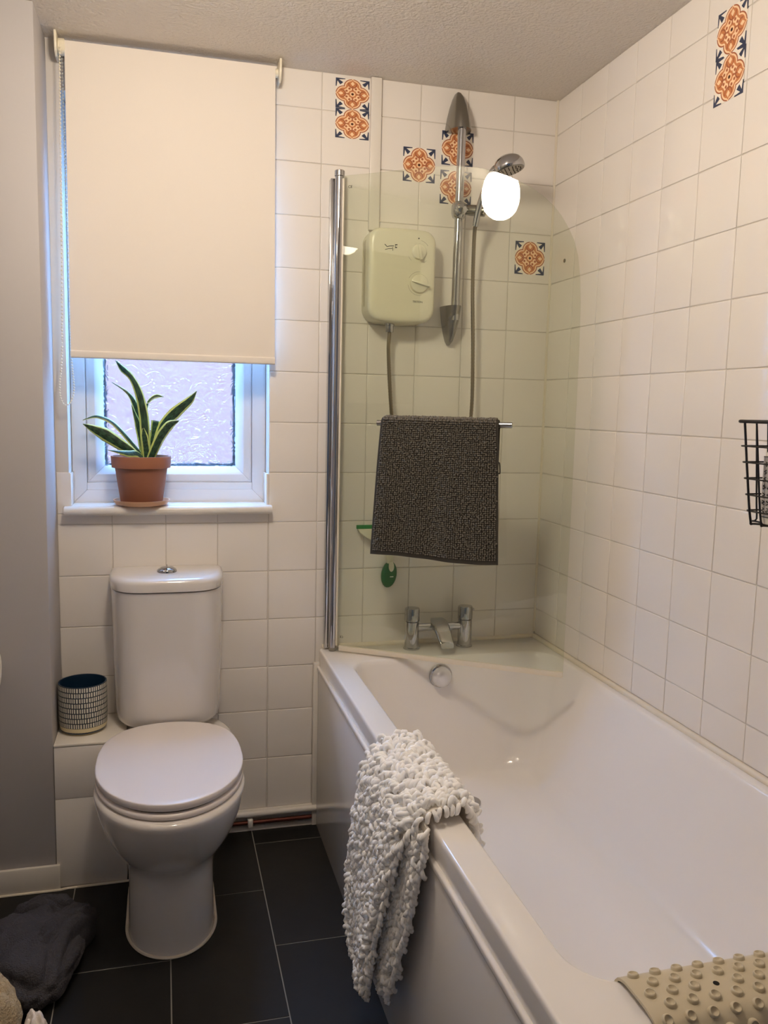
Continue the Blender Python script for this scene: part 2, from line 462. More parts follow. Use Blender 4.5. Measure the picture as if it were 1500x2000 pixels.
T, ZT = 0.15, 0.150706
rows = [ZC] + [2.185 - k * ZT for k in range(11)] + [.527, .387, .232, .068]
rows = sorted(set(round(r, 4) for r in rows), reverse=True)
rows = [rows[0]] + [r for a, r in zip(rows, rows[1:]) if a - r > .01]
for i in range(len(rows) - 1):
    z1, z0 = rows[i], rows[i + 1]
    for c in range(10):
        x0, x1 = c * T, min((c + 1) * T, XR)
        if c == 0: x0 = .001
        if c >= 5 and z1 < .56: continue
        if c < 4 and z1 > 1.2: continue                       # plaster and window above the tiles
        if c == 4: x0 = .602
        if c == 4 and z1 < .56: x1 = .744
        if c == 0 and z1 < .43: continue
        if c == 0 and z0 < .41: z0_ = .411
        else: z0_ = z0
        if c < 4 and z1 > 1.1:                                # course cut around the window board
            if c == 0: tile_b(.001, .0395, 1.010, z1)
            tile_b(x0, x1 if c < 3 else .602, z0, 1.010)
            continue
        tile_b(x0, x1, z0_, z1)
# tile returns into the window reveal
for x0, x1 in ((.0352, .0405), (.5945, .6018)):
    p_ = part('tile', MB().box(x0, x1, .0, .088, 1.031, 1.126), 'tile', wall_back, bevel=.0012)
ycol = [0] + [-.1568 - T * k for k in range(14)]
for i in range(len(rows) - 1):
    if rows[i] < .62: continue
    for a, b in zip(ycol, ycol[1:]): tile_r(b, a, max(rows[i + 1], .592), rows[i])
# floor tiles: staggered planks of 25 x 50 cm
_ft = {}
floor_o = bpy.data.objects['floor']
def ftile(x0, x1, y0, y1):
    if x1 - x0 < .02 or y1 - y0 < .02: return
    k = (round(x1 - x0, 4), round(y1 - y0, 4))
    if k not in _ft:
        a, c, g = k[0] / 2 - .0014, k[1] / 2 - .0014, .0006
        mb = MB(); ring = lambda i, z: [(-a + i, -c + i, z), (a - i, -c + i, z), (a - i, c - i, z), (-a + i, c - i, z)]
        mb.loft([ring(0, -.0012), ring(0, -.0005), ring(g, 0)], cap0=False)
        _ft[k] = mb.mesh('floor_tile', 'floor', smooth=False)
    link('floor_tile', _ft[k], floor_o, ((x0 + x1) / 2, (y0 + y1) / 2, 0))
xs = [XL, -.203, .049, .301, .553, .764]
for ci in range(5):
    off = (-.345, -.093)[0 if ci % 2 == 1 else 1]
    if ci in (1, 3): off = -.343
    else: off = -.092
    ys = [0.0] + [off - .5 * k for k in range(7)]
    for a, b in zip(ys, ys[1:]):
        ftile(xs[ci], xs[ci + 1], max(b, YF), min(a, -.213 if ci < 2 else 0))

# boxed pipe ledge left of the toilet
lg = thing('pipe_ledge', 'low white tiled pipe ledge left of the toilet under the dashed planter', 'ledge', (.09, -.107, 0))
part('carcass', MB().box(.002, .186, -.2135, G, 0, .404), 'grout', lg)
part('top_board', MB().box(.002, .187, -.2165, G - .001, .404, .411), 'white_paint', lg, bevel=.0015)
for z0, z1 in ((.003, .256), (.256, .404)):
    part('tile', MB().box(.003, .186, -.2152, -.2135, z0 + .001, z1 - .001), 'tile', lg, bevel=.0008)

# ------------------------------------------------------------------ window
win = link('window_1', None); win['kind'] = 'structure'; ORG['window_1'] = (0, 0, 0)
WX0, WX1, WZ0, WZ1 = .036, .601, 1.031, 2.155
def mitred(name, x0, x1, z0, z1, prof, m):
    """frame of four mitred bars; prof = [(inset from the outer edge, y)...] closed section"""
    for side in range(4):
        mb = MB(); rings = []
        for e in (0, 1):
            ring = []
            for (d, y) in prof:
                xa, xb, za, zb = x0 + d, x1 - d, z0 + d, z1 - d
                P = [(xa, za), (xb, za), (xb, zb), (xa, zb)]
                q = P[side] if e == 0 else P[(side + 1) % 4]
                g = .0004 * (1 if e == 0 else -1)
                dx, dz = [(1, 0), (0, 1), (-1, 0), (0, -1)][side]
                ring.append((q[0] + dx * g, y, q[1] + dz * g))
            rings.append(ring)
        mb.loft(rings)
        part(name, mb, m, win, bevel=.0012)
mitred('frame_bar', WX0, WX1, WZ0, WZ1, [(0, .158), (0, .090), (.009, .088), (.040, .088), (.0405, .098), (.041, .158)], 'upvc')
mitred('sash_bar', WX0 + .0415, WX1 - .0415, WZ0 + .0415 + .02, WZ1 - .0415, [(0, .15), (0, .097), (.006, .0935), (.024, .0935), (.030, .097), (.0475, .112), (.0475, .15)], 'upvc')
part('frame_bar', MB().box(WX0 + .0406, WX1 - .0406, .088, .158, WZ0 + .0402, WZ0 + .061), 'upvc', win, bevel=.001)
px0, px1, pz0, pz1 = WX0 + .0415 + .0475, WX1 - .0415 - .0475, WZ0 + .0615 + .0475, WZ1 - .089
part('glass_pane', MB().add([(px0, .116, pz0), (px1, .116, pz0), (px1, .116, pz1), (px0, .116, pz1)], [(0, 1, 2, 3)]), 'pane', win, recalc=False, smooth=False)
rel = MB(); pr2 = random.Random(11)
for k in range(125):
    x_, z_ = pr2.uniform(px0 + .01, px1 - .01), pz0 + .008 + (pr2.random() ** 2.2) * .34
    hd_, cv = pr2.uniform(0, 2 * PI), pr2.choice((-1, 1)) * pr2.uniform(25, 90); pts = []
    for i in range(pr2.randint(9, 20)):
        if not (px0 + .004 < x_ < px1 - .004 and pz0 + .004 < z_ < pz1): break
        pts.append((x_, .1156, z_)); hd_ += cv * .0045; cv *= pr2.uniform(.86, 1.08)
        x_ += .0045 * math.cos(hd_); z_ += .0045 * math.sin(hd_)
    if len(pts) > 4:
        rr0 = pr2.uniform(.0011, .0022); rel.tube(pts, [rr0 * min(1, .35 + .3 * min(i, len(pts) - 1 - i)) for i in range(len(pts))], 6)
part('relief_pattern', rel, 'pane_relief', win, kind='stuff')
sp = MB(); w = .008
sp.box(px0, px0 + w, .128, .140, pz0, pz1); sp.box(px1 - w, px1, .128, .140, pz0, pz1); sp.box(px0 + w, px1 - w, .128, .140, pz0, pz0 + w); sp.box(px0 + w, px1 - w, .128, .140, pz1 - w, pz1)
part('glazing_spacer', sp, 'spacer', win)
sb = MB(); ring = []
prof = [(.10, 1.008)] + [(-.030 + .004 - .013 * math.cos(a) * .9, 1.0205 + .0125 * math.sin(a)) for a in [(-PI / 2 + PI * i / 8) for i in range(9)]] + [(.10, 1.033)]
rings = [[(x, y, z) for y, z in prof] for x in (.022, .609)]
# the nosing runs past the reveal, the rest stays inside it
nose = MB().loft([[(x, min(y, -.0005), z) for y, z in prof] for x in (.022, .609)])
part('window_board', nose, 'white_paint', win, bevel=.001)
part('window_board', MB().box(.0408, .5943, -.0005, .09, 1.010, 1.033), 'white_paint', win)
# outside: the neighbour's pale rendered wall and paving, seen blurred through the patterned glass
struct('wall_neighbour', MB().box(-6, 7, 3.2, 3.4, -1.2, 2.6), 'brick_pale')
struct('ground', MB().box(-8, 9, .4, 9, -1.3, -1.2), 'ground_out')

# ------------------------------------------------------------------ ceiling lamp (seen reflected in the screen) and mirror cabinet beside the basin
LX, LY, LZ = .392, -1.105, 2.19
lamp = thing('ceiling_lamp', 'opal glass globe ceiling lamp, seen reflected in the shower screen', 'ceiling lamp', (LX, LY, ZC))
part('lamp_base', MB().lathe([(.055, ZC - .028), (.062, ZC - .024), (.064, ZC - .002), (.064, ZC)], (LX, LY, 0)), 'chrome', lamp)
me_glow = bpy.data.materials.new('lit opal glass'); me_glow.use_nodes = True
_p = me_glow.node_tree.nodes['Principled BSDF']; _p.inputs['Base Color'].default_value = (1, 1, 1, 1)
_p.inputs['Emission Color'].default_value = (*LAMP_COLOUR, 1); _p.inputs['Emission Strength'].default_value = LAMP_STRENGTH
M['glow'] = me_glow
pf = [(.048, .094), (.055, .083), (.067, .060), (.074, .030), (.0755, .0), (.072, -.029), (.062, -.054), (.046, -.073), (.026, -.085), (.007, -.089)]
part('lamp_shade', MB().lathe([(r, LZ + h - .010) for r, h in reversed(pf)], (LX, LY, 0), 40), 'glow', lamp)
mc = thing('mirror_cabinet', 'white mirror cabinet on the left wall, only seen in reflections', 'mirror', (XL + .05, -.85, 1.35))
part('carcass', MB().box(XL + .001, XL + .102, -1.15, -.50, 1.35, 2.010), 'wood_white', mc, bevel=.002)
part('mirror_door', MB().box(XL + .103, XL + .108, -1.15, -.50, 1.35, 2.010), 'mirror', mc)
#--PART2--
# ------------------------------------------------------------------ toilet
CX = .305
def dring(hw, yf, yb, z, a=None, n=64, e=.42, cx=CX):
    a = a or min(hw * 1.35, (yb - yf) * .62); yc = yf + a; pts = []
    for j in range(n):
        t = 2 * PI * j / n; c, s_ = math.cos(t), math.sin(t)
        if s_ <= 0: pts.append((cx + hw * c, yc + a * s_, z))
        else: pts.append((cx + hw * math.copysign(abs(c) ** e, c), yc + (yb - yc) * abs(s_) ** e, z))
    return pts
toi = thing('toilet', 'white close-coupled toilet with closed lid under the window', 'toilet', (CX, -.3, 0))
pan = MB().loft([dring(*r) for r in [(.107, -.584, -.03, 0), (.106, -.583, -.03, .006), (.1055, -.581, -.03, .05), (.105, -.577, -.03, .12), (.105, -.573, -.03, .160), (.108, -.573, -.03, .182), (.118, -.580, -.04, .207), (.135, -.610, -.05, .235), (.152, -.643, -.05, .270), (.166, -.674, -.06, .310), (.176, -.698, -.06, .350), (.181, -.710, -.06, .380), (.182, -.714, -.06, .393), (.180, -.712, -.06, .400), (.172, -.703, -.06, .404)]])
part('pan', pan, 'ceramic', toi, angle=60)
base = MB().tube([(p[0], p[1], .002) for p in dring(.111, -.587, -.08, .002)], .004, 6, closed=True)
part('sealant_bead', base, 'caulk', toi)
seat = MB().loft([dring(hw, yf, -.200, z, .245, e=.72) for hw, yf, z in ((.176, -.694, .406), (.179, -.698, .410), (.179, -.698, .416), (.176, -.694, .420))])
part('seat_ring', seat, 'seat', toi, angle=50)
gap = MB().loft([dring(.170, -.684, -.21, z, .24, e=.72) for z in (.403, .428)])  # dark slab filling the gap under the lid, painted as its shade
part('seat_gap_shade', gap, 'dark_gap', toi)
lid = MB().loft([dring(hw, yf, -.196, z, .245, e=.72) for hw, yf, z in ((.1775, -.693, .4265), (.1790, -.6945, .4278), (.1790, -.6945, .4415), (.1780, -.6935, .4430), (.1755, -.691, .4438), (.165, -.675, .4446), (.12, -.60, .4455), (.05, -.5, .4458))])
part('lid', lid, 'seat', toi, angle=60)
for sx in (-.075, .075):
    part('hinge', MB().lathe([(.011, -.03), (.011, .03)], (CX + sx, -.207, .4215), 16, 'x'), 'satin_chrome', toi)
def cring(hw, yf, bow, z, r=.05, yb=-.004, n=44, cx=.303):
    D = yb - yf; pts = [(cx - hw, yb, z), (cx + hw, yb, z)]
    for k in range(1, n):
        t = PI * k / n; c_, s_ = math.cos(t), math.sin(t)
        pts.append((cx + hw * math.copysign(abs(c_) ** .48, c_), yb - D * s_ ** .66, z))
    return pts
cis = MB().loft([cring(hw, yf, bw, z, r) for hw, yf, bw, z, r in [(.128, -.168, .03, .424, .045), (.141, -.178, .034, .427, .05), (.147, -.184, .036, .436, .055), (.149, -.186, .036, .46, .055), (.154, -.190, .038, .62, .055), (.157, -.194, .04, .812, .055)]])
part('cistern', cis, 'ceramic', toi, angle=60)
cl = MB().loft([cring(hw, yf, bw, z, r, -.002) for hw, yf, bw, z, r in [(.157, -.195, .04, .8145, .055), (.160, -.199, .042, .8165, .058), (.1605, -.200, .042, .836, .058), (.158, -.197, .041, .845, .056), (.151, -.189, .038, .8505, .052), (.140, -.178, .034, .8525, .046), (.10, -.14, .02, .8535, .03)]])
part('cistern_lid', cl, 'ceramic', toi, angle=60)
b = part('flush_button', MB().lathe([(.0275, .852), (.0275, .858), (.025, .862), (.016, .867), (.002, .869)], (.302, -.092, 0), 32), 'chrome', toi)
part('flush_button_split', MB().box(.3008, .3032, -.118, -.066, .8600, .8695), 'satin_chrome', b)

# pipe and clip along the floor
pp = single('copper_pipe', MB().tube([(.445, -.014, .030), (.60, -.014, .030), (.742, -.014, .030)], .0065, 12), 'copper', 'dark tarnished copper pipe along the floor between toilet and bath', 'pipe', (.6, -.014, .03))
pc = MB().box(.540, .556, -.026, -.002, .018, .044)
single('pipe_clip', pc, 'white_paint', 'small white clip holding the copper pipe by the floor', 'pipe clip', (.548, -.014, .018), bevel=.003)

# ------------------------------------------------------------------ bath
bath = thing('bathtub', 'white acrylic bathtub along the right wall', 'bathtub', (1.13, -.85, 0))
def br(x0, x1, y0, y1, r, z): return [(x, y, z) for x, y in rrect(x0, x1, y0, y1, r, 8)]
shell = MB().loft([br(.772, 1.4925, -1.694, -.003, .012, .515), br(.7625, 1.4925, -1.7015, -.003, .014, .520), br(.7605, 1.4925, -1.7035, -.003, .014, .570), br(.7613, 1.4925, -1.7027, -.003, .014, .5755), br(.763, 1.491, -1.701, -.004, .014, .5790), br(.767, 1.488, -1.697, -.006, .014, .580),
                   br(.820, 1.470, -1.622, -.150, .085, .580), br(.824, 1.466, -1.618, -.154, .085, .5788), br(.828, 1.462, -1.613, -.158, .085, .574), br(.832, 1.458, -1.607, -.161, .085, .562),
                   br(.848, 1.440, -1.56, -.172, .088, .48), br(.868, 1.412, -1.50, -.186, .092, .37), br(.884, 1.388, -1.45, -.198, .095, .285), br(.895, 1.374, -1.425, -.207, .095, .255), br(.912, 1.357, -1.40, -.222, .09, .236), br(.935, 1.334, -1.37, -.245, .085, .2275), br(.98, 1.29, -1.32, -.30, .07, .2245), br(1.08, 1.18, -1.10, -.42, .04, .221)], cap0=False)
part('tub_shell', shell, 'acrylic', bath, angle=50)
part('side_panel', MB().box(.7575, .7620, -1.700, -.0135, .001, .516), 'acrylic', bath, bevel=.001)
part('panel_lip', MB().box(.7535, .7640, -1.703, -.0135, .512, .5270), 'acrylic', bath, bevel=.0042, seg=3)
part('end_panel', MB().box(.764, 1.49, -1.7005, -1.6955, .001, .516), 'acrylic', bath)
ov = part('overflow', MB().lathe([(.036, .0), (.0370, -.006), (.035, -.013), (.031, -.015)], (1.109, -.163, .522), 36, 'y'), 'chrome', bath)
part('overflow_dial', MB().lathe([(.0305, -.006), (.0312, -.020), (.029, -.030), (.023, -.038), (.013, -.043), (.001, -.0445)], (1.109, -.163, .522), 36, 'y'), 'pearl', ov)
part('waste', MB().lathe([(.036, .0), (.035, .004), (.026, .006), (.001, .0065)], (1.125, -.40, .2235), 28), 'chrome', bath)
struct('trim_6', MB().tube([(XR - .002, -.006, .584), (XR - .002, -1.70, .584)], .0085, 10).tube([(.77, -.003, .584), (XR, -.003, .584)], .0075, 10), 'caulk')

# bath mixer tap
tap = thing('bath_tap', 'chrome two-handle bath mixer tap on the far bath deck', 'tap', (1.134, -.062, .58))
for x in (1.046, 1.222):
    part('pillar', MB().lathe([(.026, .5805), (.026, .585), (.0225, .587), (.0225, .667), (.021, .6685)], (x, -.062, 0), 28), 'chrome', tap)
    hn = part('handle', MB().lathe([(.0215, .670), (.0238, .671), (.0238, .706), (.022, .711), (.002, .712)], (x, -.062, 0), 28), 'chrome', tap)
    sgn = -1 if x < 1.1 else 1
    part('lever', MB().box(x - .004 + sgn * .018, x + .004 + sgn * .026, -.066, -.058, .694, .703), 'chrome', hn, bevel=.002)
part('bridge', MB().tube([(1.060, -.062, .648), (1.208, -.062, .648)], .0125, 16), 'chrome', tap)
spout = MB()
rings = []
for (y, z, hw, hh) in ((-.048, .656, .022, .015), (-.075, .656, .027, .014), (-.100, .646, .026, .011), (-.122, .632, .024, .010), (-.140, .619, .0225, .0095), (-.152, .611, .021, .009)):
    rings.append([(1.134 + x, y + (z2 * .5), z + z2) for x, z2 in rrect(-hw, hw, -hh, hh, .006, 3)])
spout.loft(rings)
part('spout', spout, 'chrome', tap, angle=50)

# ------------------------------------------------------------------ shower screen
scr = thing('shower_screen', 'clear curved-top glass shower screen with chrome hinge post on the bath', 'shower screen', (.797, -.04, .58))
A = Vector((.8112, -.0556, 0)); EX = Vector((.834, -.5515, 0)).normalized(); EN = Vector((EX.y, -EX.x, 0))
gp = lambda s_, z, o: tuple(A + EX * s_ + EN * o + Vector((0, 0, z)))
top = [(-.006, 1.992), (.117, 1.995), (.223, 1.999), (.30, 1.999), (.341, 1.996), (.39, 1.989), (.427, 1.979), (.47, 1.963), (.512, 1.942), (.545, 1.923), (.572, 1.903), (.60, 1.877), (.622, 1.850), (.642, 1.818), (.658, 1.785), (.670, 1.745), (.678, 1.69), (.683, 1.62), (.685, 1.50)]
outl = top + [(.685, .598), (-.006, .598)]
gl = MB(); n = len(outl)
gl.add([gp(s_, z, .003) for s_, z in outl] + [gp(s_, z, -.003) for s_, z in outl],
       [tuple(range(n)), tuple(range(2 * n - 1, n - 1, -1))] + [(i, i + n, (i + 1) % n + n, (i + 1) % n) for i in range(n)])
part('glass_panel', gl, 'glass', scr, smooth=False)
st = MB(); st.loft([[gp(s_, z, o) for o, z in ((-.005, .586), (.005, .586), (.006, .592), (.005, .6005), (-.005, .6005), (-.006, .592))] for s_ in (.004, .684)])
part('bottom_seal', st, 'caulk', scr, angle=60)
part('hinge_post', MB().lathe([(.0135, .592), (.0135, 1.992)], (.797, -.040, 0), 32), 'chrome', scr)
part('end_cap', MB().lathe([(.0130, 1.9925), (.0150, 1.994), (.0150, 2.008), (.013, 2.010)], (.797, -.040, 0), 28), 'chrome', scr)
part('end_cap', MB().lathe([(.0115, .5805), (.0115, .589), (.013, .5915)], (.797, -.040, 0), 28), 'satin_chrome', scr)
part('wall_channel', MB().box(.774, .792, -.027, -.0005, .585, 1.990), 'chrome', scr, bevel=.0015)
part('side_seal', MB().tube([gp(-.0055, .60, .001), gp(-.0055, 1.985, .001)], .0032, 8), 'caulk', scr)
RO = .045
rail = MB().tube([gp(.129, 1.288, RO), gp(.520, 1.292, RO)], .0085, 16)
rp = part('towel_rail', rail, 'chrome', scr)
for s_ in (.165, .485):
    part('rail_mount', MB().tube([gp(s_, 1.290, .0032), gp(s_, 1.290, .008), gp(s_, 1.290, RO - .006)], .008, 12), 'chrome', rp)
mt = facing(gp(.0165, 1.960, .0034), EX, (0, 0, 1))
text('ce_mark', 'CE', .0105, 'print', scr, mt)
mt = facing(gp(.012, .630, .0034), -EX, (0, 0, -1))
text('ce_mark', 'CE', .0095, 'print', scr, mt)

# ------------------------------------------------------------------ towel on the screen rail
tow = thing('chenille_bath_mat', 'charcoal grey bobbled bath mat hanging on the screen rail', 'bath mat', gp(.32, 1.29, RO))
def tow_pt(u, v):
    """u across 0..1, v down the drape: -1 back hem .. 0 over the rail .. 1 front hem"""
    wl = .147 - .022 * max(v, 0) ** .8; wr = .484 + .016 * max(v, 0)
    wave = .004 * math.sin(u * 9 + 1.0) * min(1, abs(v) * 3) + .0025 * math.sin(u * 23) * abs(v)
    s_ = wl + (wr - wl) * u
    Lf, Lb, r = .385 + .004 * math.sin(u * 5.2 - 2.2), .30, .0135
    if v >= 0:
        q = v * (Lf + r * PI / 2)
        if q < r * PI / 2: a = q / r; o, z = RO + r * math.sin(a), 1.290 + r * math.cos(a)
        else: o, z = RO + r, 1.290 - (q - r * PI / 2)
        o += wave + .010 * max(0, v - .1)
    else:
        q = -v * (Lb + r * PI / 2)
        if q < r * PI / 2: a = q / r; o, z = RO - r * math.sin(a), 1.290 + r * math.cos(a)
        else: o, z = RO - r, 1.290 - (q - r * PI / 2)
    return Vector(gp(s_, z, o))
NU, VS = 40, [-1 + i / 30 for i in range(31)] + [.02 + .98 * i / 50 for i in range(51)]
def nrm(f, u, v, e=.004):
    a = f(min(u + e, 1), v) - f(max(u - e, 0), v); b_ = f(u, min(v + e, 1)) - f(u, max(v - e, -1))
    return b_.cross(a).normalized()
sh = MB()
def sheet_closed(f, us, vs, th):
    """closed thin sheet from a surface function"""
    rings = []
    for v in vs:
        top_, bot = [], []
        for u in us:
            p = f(u, v); n_ = nrm(f, u, v); top_.append(tuple(p + n_ * th / 2)); bot.append(tuple(p - n_ * th / 2))
        rings.append(top_ + bot[::-1])
    return rings
part('backing', sh.loft(sheet_closed(tow_pt, [i / NU for i in range(NU + 1)], VS, .004)), 'charcoal_back', tow, angle=80)
def instanced(name, base_v, base_f, mats, m, parent):
    bv = np.array(base_v); out = []; fs = []; k = len(bv)
    for i, (R3, t) in enumerate(mats):
        out.append(bv @ R3.T + t)
        fs += [tuple(q + i * k for q in f) for f in base_f]
    mb = MB(); mb.v = [tuple(p) for p in np.concatenate(out)]; mb.f = fs
    return part(name, mb, m, parent, kind='stuff', recalc=False, angle=180)
bob = MB().sphere((0, 0, 0), 1, 6, 4)
def frame_at(n_, t_):
    n_ = n_.normalized(); t_ = (t_ - n_ * t_.dot(n_)).normalized(); b_ = n_.cross(t_)
    return np.array([[t_.x, b_.x, n_.x], [t_.y, b_.y, n_.y], [t_.z, b_.z, n_.z]])
ms = []
NB = 58
for j in range(-8, 72):
    v = (j + .5) / 72 if j >= 0 else (j + .5) / 60
    for i in range(NB):
        u = (i + .5 + .10 * rnd.gauss(0, 1)) / NB
        if not .012 < u < .988 or v > .972: continue
        p = tow_pt(u, v); n_ = nrm(tow_pt, u, v)
        k = rnd.uniform(.8, 1.15) * (1.35 if -.05 < v < .04 else 1)
        Rm = frame_at(n_, Vector((0, 0, 1)) if abs(n_.z) < .9 else EX) @ np.diag([.0026 * k, .0027 * k, .0046 * k])
        ms.append((Rm, np.array(p + n_ * .0032 + Vector((rnd.gauss(0, .0005), rnd.gauss(0, .0005), rnd.gauss(0, .0005))))))
instanced('chenille_bobbles', bob.v, bob.f, ms, 'charcoal', tow)
lp_ = [tow_pt(1, .30), tow_pt(1, .31) + EX * .003, tow_pt(1, .37) + EX * .004, tow_pt(1, .375)]
part('hanging_loop', MB().tube(smoothpath(lp_, 10), .002, 6), 'charcoal_back', tow)

# ------------------------------------------------------------------ electric shower
sh_ = thing('electric_shower', 'cream electric shower box with two dials on the tiled wall', 'electric shower', (.979, 0, 1.585))
def yring(x0, x1, z0, z1, r, y, bow):
    c, h = (x0 + x1) / 2, (x1 - x0) / 2
    return [(x, y, z - (bow * (1 - ((x - c) / h) ** 2) if z < (z0 + z1) / 2 else -bow * .5 * (1 - ((x - c) / h) ** 2))) for x, z in _dense(rrect(x0, x1, z0, z1, r, 5))]
def _dense(p):
    out = []
    for a, b_ in zip(p, p[1:] + p[:1]):
        L = math.hypot(b_[0] - a[0], b_[1] - a[1]); k = 8 if L > .02 else 1
        out += [(a[0] + (b_[0] - a[0]) * i / k, a[1] + (b_[1] - a[1]) * i / k) for i in range(k)]
    return out
def inset_ring(i, y): return yring(.878 + i, 1.082 - i, 1.592 + i, 1.848 - i, .032, y, .012)
rings = [inset_ring(0, -.0008), inset_ring(0, -.076)]
for i_, y in ((.0012, -.082), (.004, -.0865), (.008, -.0895), (.014, -.0910), (.026, -.0916)): rings.append(inset_ring(i_, y))
# constant corner radius keeps the point count equal
part('casing', MB().loft(rings), 'cream_plastic', sh_, angle=50)
part('side_groove_shade', MB().box(.8772, .8785, -.046, -.018, 1.63, 1.82), 'cream_dark', sh_)  # thin raised strip, groove shade put into its darker colour
for (kx, kz, kr, ang) in ((1.027, 1.788, .0215, -1.35), (1.030, 1.697, .0265, -.22)):
    kn = part('dial', MB().lathe([(kr + .0015, -.0912), (kr + .001, -.0945), (kr - .001, -.099), (kr - .004, -.1005), (.001, -.101)], (kx, 0, kz), 36, 'y'), 'cream_plastic', sh_)
    d = Vector((math.cos(ang), 0, math.sin(ang))); q = Vector((-d.z, 0, d.x)); c = Vector((kx, 0, kz))
    rg = []
    for t_, w_, h_ in ((-.95, .0022, .003), (-.5, .0035, .010), (.4, .0045, .012), (1.12, .004, .010)):
        p = c + d * kr * t_
        rg.append([tuple(p + q * a_ + Vector((0, y_, 0))) for a_, y_ in ((-w_, -.0985), (w_, -.0985), (w_ * .7, -.0995 - h_), (-w_ * .7, -.0995 - h_))])
    part('dial_grip', MB().loft(rg), 'cream_plastic', kn, bevel=.0008)
pr_ = MB().lathe([(.0022, -.0908), (.002, -.0925), (.0005, -.0928)], (1.026, 0, 1.826), 12, 'y')
part('indicator_light', pr_, 'print', sh_)
def stroke(zp, r=.0009):
    pts = []
    for X_, Y_ in zp:
        px, py = 740 + X_ / 12.5, 450 + Y_ / 12.5
        pts.append((.941 + (px - 763) * .00153, -.0916, 1.795 - (py - 483) * .0015))
    part('printed_mark', MB().tube(pts, r, 6), 'print', sh_)
stroke([(140, 345), (200, 402), (270, 380), (365, 375)], .0012); stroke([(150, 472), (240, 445), (315, 440), (338, 405), (340, 488)]); stroke([(395, 345), (450, 340)], .0016); stroke([(398, 405), (442, 405)], .0016); stroke([(400, 345), (400, 405)], .0007)
for a0, a1, rr, cx_, cz_ in ((.6, 1.4, .033, 1.027, 1.788), (3.3, 4.9, .034, 1.030, 1.697), (1.5, 2.7, .034, 1.030, 1.697), (3.6, 4.0, .034, 1.027, 1.788), (5.2, 5.5, .034, 1.027, 1.788)):
    part('printed_mark', MB().tube([(cx_ + rr * math.cos(a0 + (a1 - a0) * i / 8), -.0914, cz_ + rr * math.sin(a0 + (a1 - a0) * i / 8)) for i in range(9)], .0004, 5), 'print', sh_)
text('printed_name', 'TRITON', .0085, 'print', sh_, facing((1.027, -.0917, 1.644), (1, 0, 0), (0, 0, 1)))
part('outlet', MB().lathe([(.0115, 1.556), (.0125, 1.558), (.0125, 1.574), (.015, 1.575), (.015, 1.588)], (.954, -.05, 0), 20), 'chrome', sh_)
single('cable_trunking', MB().box(.893, .925, -.014, -.0004, 1.856, ZC - .001), 'white_paint', 'white cable trunking from the ceiling down to the electric shower', 'trunking', (.909, -.007, 1.856), bevel=.002)

hp = smoothpath([(.954, -.05, 1.556), (.953, -.05, 1.49), (.965, -.05, 1.33), (.985, -.05, 1.17), (1.04, -.05, 1.06), (1.12, -.05, 1.04), (1.19, -.05, 1.11), (1.222, -.05, 1.30), (1.222, -.05, 1.50), (1.212, -.055, 1.70), (1.204, -.075, 1.84), (1.200, -.092, 1.878)], 420)
hose = MB().tube(hp, [.0062 if i % 2 else .0053 for i in range(len(hp))], 10)
single('shower_hose', hose, 'hose', 'steel shower hose looping down behind the hanging charcoal mat', 'hose', (1.2, -.05, 1.6), angle=180)

rr_ = thing('riser_rail', 'chrome shower riser rail with pointed wall brackets', 'shower rail', (1.159, 0, 1.53))
part('bar', MB().tube([(1.1575, -.055, 1.60), (1.1615, -.055, 2.185)], .0125, 24), 'chrome', rr_)
def halfring(cx_, hw, dp, z, n=20): return [(cx_ + hw * math.cos(PI * j / n), -.0006 - dp * math.sin(PI * j / n) ** .8, z) for j in range(n + 1)]
part('wall_bracket', MB().loft([halfring(1.1625, *r) for r in ((.037, .074, 2.158), (.036, .073, 2.170), (.031, .066, 2.20), (.024, .054, 2.23), (.016, .038, 2.255), (.009, .022, 2.270), (.003, .010, 2.276))]), 'satin_chrome', rr_, angle=60)
part('wall_bracket', MB().loft([halfring(1.156, *r) for r in ((.030, .074, 1.644), (.029, .072, 1.635), (.025, .062, 1.60), (.018, .048, 1.565), (.011, .032, 1.54), (.004, .012, 1.528))]), 'satin_chrome', rr_, angle=60)
sl = part('slider', MB().lathe([(.012, -.026), (.020, -.020), (.0235, -.008), (.0235, .008), (.020, .020), (.012, .026)], (1.160, -.055, 1.923), 24), 'chrome', rr_)
part('slider_knob', MB().lathe([(.014, 0), (.017, -.006), (.015, -.014), (.006, -.018)], (1.160, -.076, 1.923), 20, 'y'), 'chrome', sl)
part('handset_holder', MB().tube([(1.172, -.06, 1.923), (1.19, -.075, 1.922), (1.226, -.098, 1.918)], [.011, .016, .0165], 18), 'satin_chrome', sl)

hs = thing('shower_handset', 'chrome shower head in its holder on the riser rail', 'shower head', (1.2, -.09, 1.88))
hd = smoothpath([(1.199, -.092, 1.872), (1.206, -.100, 1.92), (1.218, -.118, 1.975), (1.230, -.142, 2.018), (1.248, -.160, 2.034)], 24)
part('handle', MB().tube(hd, [.009 + .0035 * (i / 24) for i in range(25)], 18), 'chrome', hs)
hn_ = Vector((.22, -.14, -.96)).normalized(); hc = Vector((1.268, -.168, 2.032))
tx = hn_.cross(Vector((0, 1, 0))).normalized(); ty = hn_.cross(tx)
def disc(prof, nn=36): return [[tuple(hc + tx * r * math.cos(2 * PI * j / nn) + ty * r * math.sin(2 * PI * j / nn) + hn_ * h) for j in range(nn)] for r, h in prof]
hh = part('head', MB().loft(disc([(.010, -.030), (.024, -.027), (.036, -.019), (.043, -.008), (.045, .002), (.045, .010), (.043, .0135)])), 'chrome', hs, angle=50)
